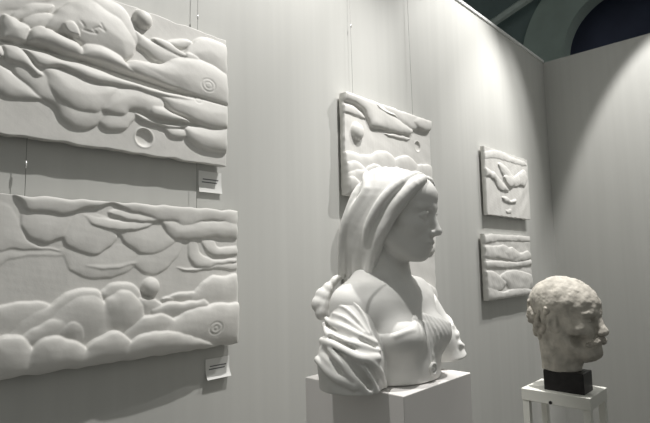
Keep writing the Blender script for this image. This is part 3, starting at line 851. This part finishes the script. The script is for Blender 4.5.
# hair, parted in the middle and swept back over the ears
hair = Field((-0.16, -0.17, 0.22), (0.16, 0.18, 0.62), 0.0023)
Hf = hair
put(Hf, HW, 'e', (0, -0.018, 0.034), (0.077, 0.088, 0.068))
put(Hf, HW, 'c', (0, -0.052, 0.0), (0, -0.072, -0.150), 0.060, 0.030, k=0.03)
# keep the face clear of the hair mass
X, Y, Z = Hf.everywhere()
q = [(HW.A[i][0] * (X - HW.o[0]) + HW.A[i][1] * (Y - HW.o[1]) + HW.A[i][2] * (Z - HW.o[2])) / HW.s for i in range(3)]
plane = q[1] - (0.012 + 0.50 * (q[2] - 0.01))
Hf.F = smax(Hf.F, (plane * HW.s * 0.8).astype(np.float32), 0.01)
rs = np.random.RandomState(5)
def crown(x, y):
    v = 1 - ((y + 0.012) / 0.098) ** 2 - (x / 0.082) ** 2
    return 0.034 + 0.066 * math.sqrt(max(0.02, v))
for s in (-1, 1):
    for i in range(10):
        t = i / 9.0
        y0 = 0.052 - 0.122 * t
        j = rs.uniform(-.004, .004, 6)
        x1 = 0.036
        p = [(s * 0.003, y0, crown(0, y0) + 0.001),
             (s * x1, y0 - 0.002 - 0.010 * t, crown(x1, y0) + 0.001 + j[0] * .5),
             (s * (0.062 + 0.005 * t), 0.046 - 0.104 * t + j[1] * .6, 0.044 - 0.004 * t),
             (s * (0.075 - 0.006 * t), 0.028 - 0.108 * t + j[2] * .6, 0.002 - 0.006 * t + j[3]),
             (s * (0.081 - 0.018 * t), 0.006 - 0.104 * t, -0.045 + j[4]),
             (s * (0.073 - 0.024 * t), -0.014 - 0.096 * t, -0.100 + j[5]),
             (s * (0.056 - 0.026 * t), -0.034 - 0.078 * t, -0.165 - 0.03 * rs.rand())]
        w = rs.uniform(0.9, 1.1)
        rad = [0.005, 0.0085 * w, 0.0125 * w, 0.0140 * w, 0.0135 * w, 0.011 * w, 0.004]
        lock(Hf, HW, p, rad, 0.008)
    # the thick front roll over the temple
    lock(Hf, HW, [(s * 0.003, 0.056, 0.088), (s * 0.024, 0.060, 0.081), (s * 0.052, 0.052, 0.062), (s * 0.071, 0.036, 0.028), (s * 0.078, 0.014, -0.010), (s * 0.072, -0.004, -0.055), (s * 0.060, -0.016, -0.105), (s * 0.046, -0.030, -0.165)],
         [0.007, 0.013, 0.017, 0.017, 0.015, 0.013, 0.011, 0.006], 0.004)
    # second roll crossing it higher up
    lock(Hf, HW, [(s * 0.003, 0.044, 0.096), (s * 0.030, 0.040, 0.089), (s * 0.062, 0.026, 0.066), (s * 0.080, 0.004, 0.034), (s * 0.088, -0.016, -0.004), (s * 0.084, -0.034, -0.05), (s * 0.066, -0.046, -0.105)],
         [0.006, 0.011, 0.014, 0.014, 0.013, 0.012, 0.007], 0.003)
for i in range(9):
    a = (i - 4) / 4.0
    lock(Hf, HW, [(0.004 * a, -0.064, 0.080), (0.045 * a, -0.090, 0.044), (0.060 * a, -0.100, -0.01), (0.060 * a, -0.112, -0.07), (0.044 * a, -0.118, -0.175)], [0.008, 0.012, 0.014, 0.013, 0.005], 0.009)
carve('hair', Hf, M_BUST, bust)

braid = Field((-0.17, 0.03, 0.10), (0.06, 0.20, 0.34), 0.0025)
path = [(0.0, 0.080, 0.305), (-0.035, 0.110, 0.285), (-0.062, 0.130, 0.264), (-0.082, 0.142, 0.243), (-0.096, 0.150, 0.222), (-0.104, 0.152, 0.198), (-0.104, 0.142, 0.174), (-0.094, 0.124, 0.152)]
rad = [0.016, 0.013, 0.012, 0.015, 0.023, 0.027, 0.024, 0.012]
braid.chain(path, [r * 0.75 for r in rad], 0.01)
for i in range(len(path) - 1):
    a, b = np.array(path[i]), np.array(path[i + 1])
    for j in range(2):
        c = a + (b - a) * (j / 2.0); r = rad[i] + (rad[i + 1] - rad[i]) * j / 2
        sg = 1 if (2 * i + j) % 2 else -1
        side = np.array([0.6, -0.5, 0.35]) * sg * r * 0.38
        braid.ell(c + side, (r * 0.78, r * 0.78, r * 0.90), 0.006)
carve('braid', braid, M_BUST, bust)

# ------------------------------------------------------------------ the man's head
man = thing('clay_sculpture', (SX - 0.008, SY - 0.01, SZ))
tag(man, 'rough clay head of a moustached bald man on a black block on the open stand', 'sculpture')
obj('base_block', boxbm(-0.052, 0.030, -0.068, 0.048, 0.0, 0.060, bevel=0.002), M_BLOCK, man)['label'] = 'black base block'

def lumps(f, amp, wave, seed):
    X, Y, Z = f.everywhere(); r = np.random.RandomState(seed)
    o = np.zeros(f.F.shape, np.float32)
    for k in range(22):
        d = r.randn(3); d /= np.linalg.norm(d); w = 2 * np.pi / wave * r.uniform(0.7, 1.6)
        o += np.sin((X * d[0] + Y * d[1] + Z * d[2]) * w + r.rand() * 6.28).astype(np.float32)
    f.F += amp * o / 4.7

HM = Head((0.000, -0.020, 0.222), -8, -2, 0.97)
mf = Field((-0.12, -0.17, 0.03), (0.12, 0.13, 0.37), 0.0024)
mf.cone(HM.P((0, -0.030, -0.05)), (0.0, 0.010, 0.045), 0.062, 0.056)
face(mf, HM, 0.080)
put(mf, HM, 'e', (0, -0.022, 0.045), (0.078, 0.098, 0.078), k=0.03)
for s in (-1, 1):
    put(mf, HM, 'e', (s * 0.032, 0.098, -0.006), (0.020, 0.022, 0.013), k=0.010, sub=True)
    put(mf, HM, 'e', (s * 0.031, 0.071, -0.006), (0.013, 0.012, 0.010), k=0.002)
    put(mf, HM, 'c', (s * 0.022, 0.084, -0.016), (s * 0.044, 0.072, -0.018), 0.004, 0.004, k=0.006)
    put(mf, HM, 'c', (s * 0.016, 0.094, -0.044), (s * 0.036, 0.072, -0.082), 0.003, 0.003, k=0.006, sub=True)
put(mf, HM, 'c', (0, 0.084, 0.008), (0, 0.107, -0.036), 0.010, 0.0125, k=0.010)
put(mf, HM, 'c', (-0.040, 0.076, 0.019), (0, 0.086, 0.017), 0.010, 0.010, k=0.010)
put(mf, HM, 'c', (0.040, 0.076, 0.019), (0, 0.086, 0.017), 0.010, 0.010, k=0.010)
put(mf, HM, 'e', (0, 0.082, -0.103), (0.024, 0.018, 0.016), k=0.014)
put(mf, HM, 'c', (0, 0.05, -0.112), (0, -0.01, -0.12), 0.022, 0.03, k=0.03)
for s in (-1, 1):
    put(mf, HM, 'e', (s * 0.046, 0.052, -0.068), (0.016, 0.020, 0.018), k=0.02, sub=True)
    put(mf, HM, 'c', (s * 0.050, 0.050, -0.030), (s * 0.030, 0.076, -0.036), 0.014, 0.010, k=0.014)
    # ear: rim, lobe, bowl
    put(mf, HM, 'e', (s * 0.076, -0.014, -0.016), (0.009, 0.018, 0.028), k=0.008)
    put(mf, HM, 'e', (s * 0.086, -0.010, -0.012), (0.006, 0.009, 0.015), k=0.005, sub=True)
    put(mf, HM, 'e', (s * 0.074, -0.004, -0.038), (0.008, 0.010, 0.010), k=0.006)
lumps(mf, 0.0011, 0.036, 3); lumps(mf, 0.0004, 0.014, 4)
mf.F = np.maximum(mf.F, 0.058 - mf.everywhere()[2]).astype(np.float32)
carve('head', mf, M_CLAY, man)
mh = Field((-0.12, -0.06, 0.10), (0.12, 0.13, 0.34), 0.0024)
for s in (-1, 1):
    for i in range(26):
        u, v = rs.rand(), rs.rand()
        a = math.radians(-8 + 98 * u)                       # from the temple round to the back
        z = -0.055 + 0.105 * v - 0.02 * (1 - u)
        rad_ = 0.97 * math.sqrt(max(0.1, 1 - ((z - 0.045) / 0.14) ** 2))
        c = (s * 0.079 * math.cos(a) * rad_, -0.022 - 0.101 * math.sin(a) * rad_, z)
        if u < 0.22 and z < 0.015: continue
        put(mh, HM, 'c', c, (c[0] * 0.97, c[1] - 0.008, z - 0.020), rs.uniform(0.007, 0.012), rs.uniform(0.005, 0.009), k=0.010)
lumps(mh, 0.0013, 0.018, 8)
carve('hair', mh, M_CLAYHAIR, man)
mm = Field((-0.08, -0.18, 0.11), (0.08, -0.06, 0.22), 0.0020)
for s in (-1, 1):
    put(mm, HM, 'c', (s * 0.004, 0.0985, -0.060), (s * 0.022, 0.092, -0.067), 0.0110, 0.0115, k=0.006)
    put(mm, HM, 'c', (s * 0.022, 0.092, -0.067), (s * 0.042, 0.076, -0.078), 0.0115, 0.0060, k=0.006)
lumps(mm, 0.0014, 0.012, 9)
carve('moustache', mm, M_CLAYHAIR, man)
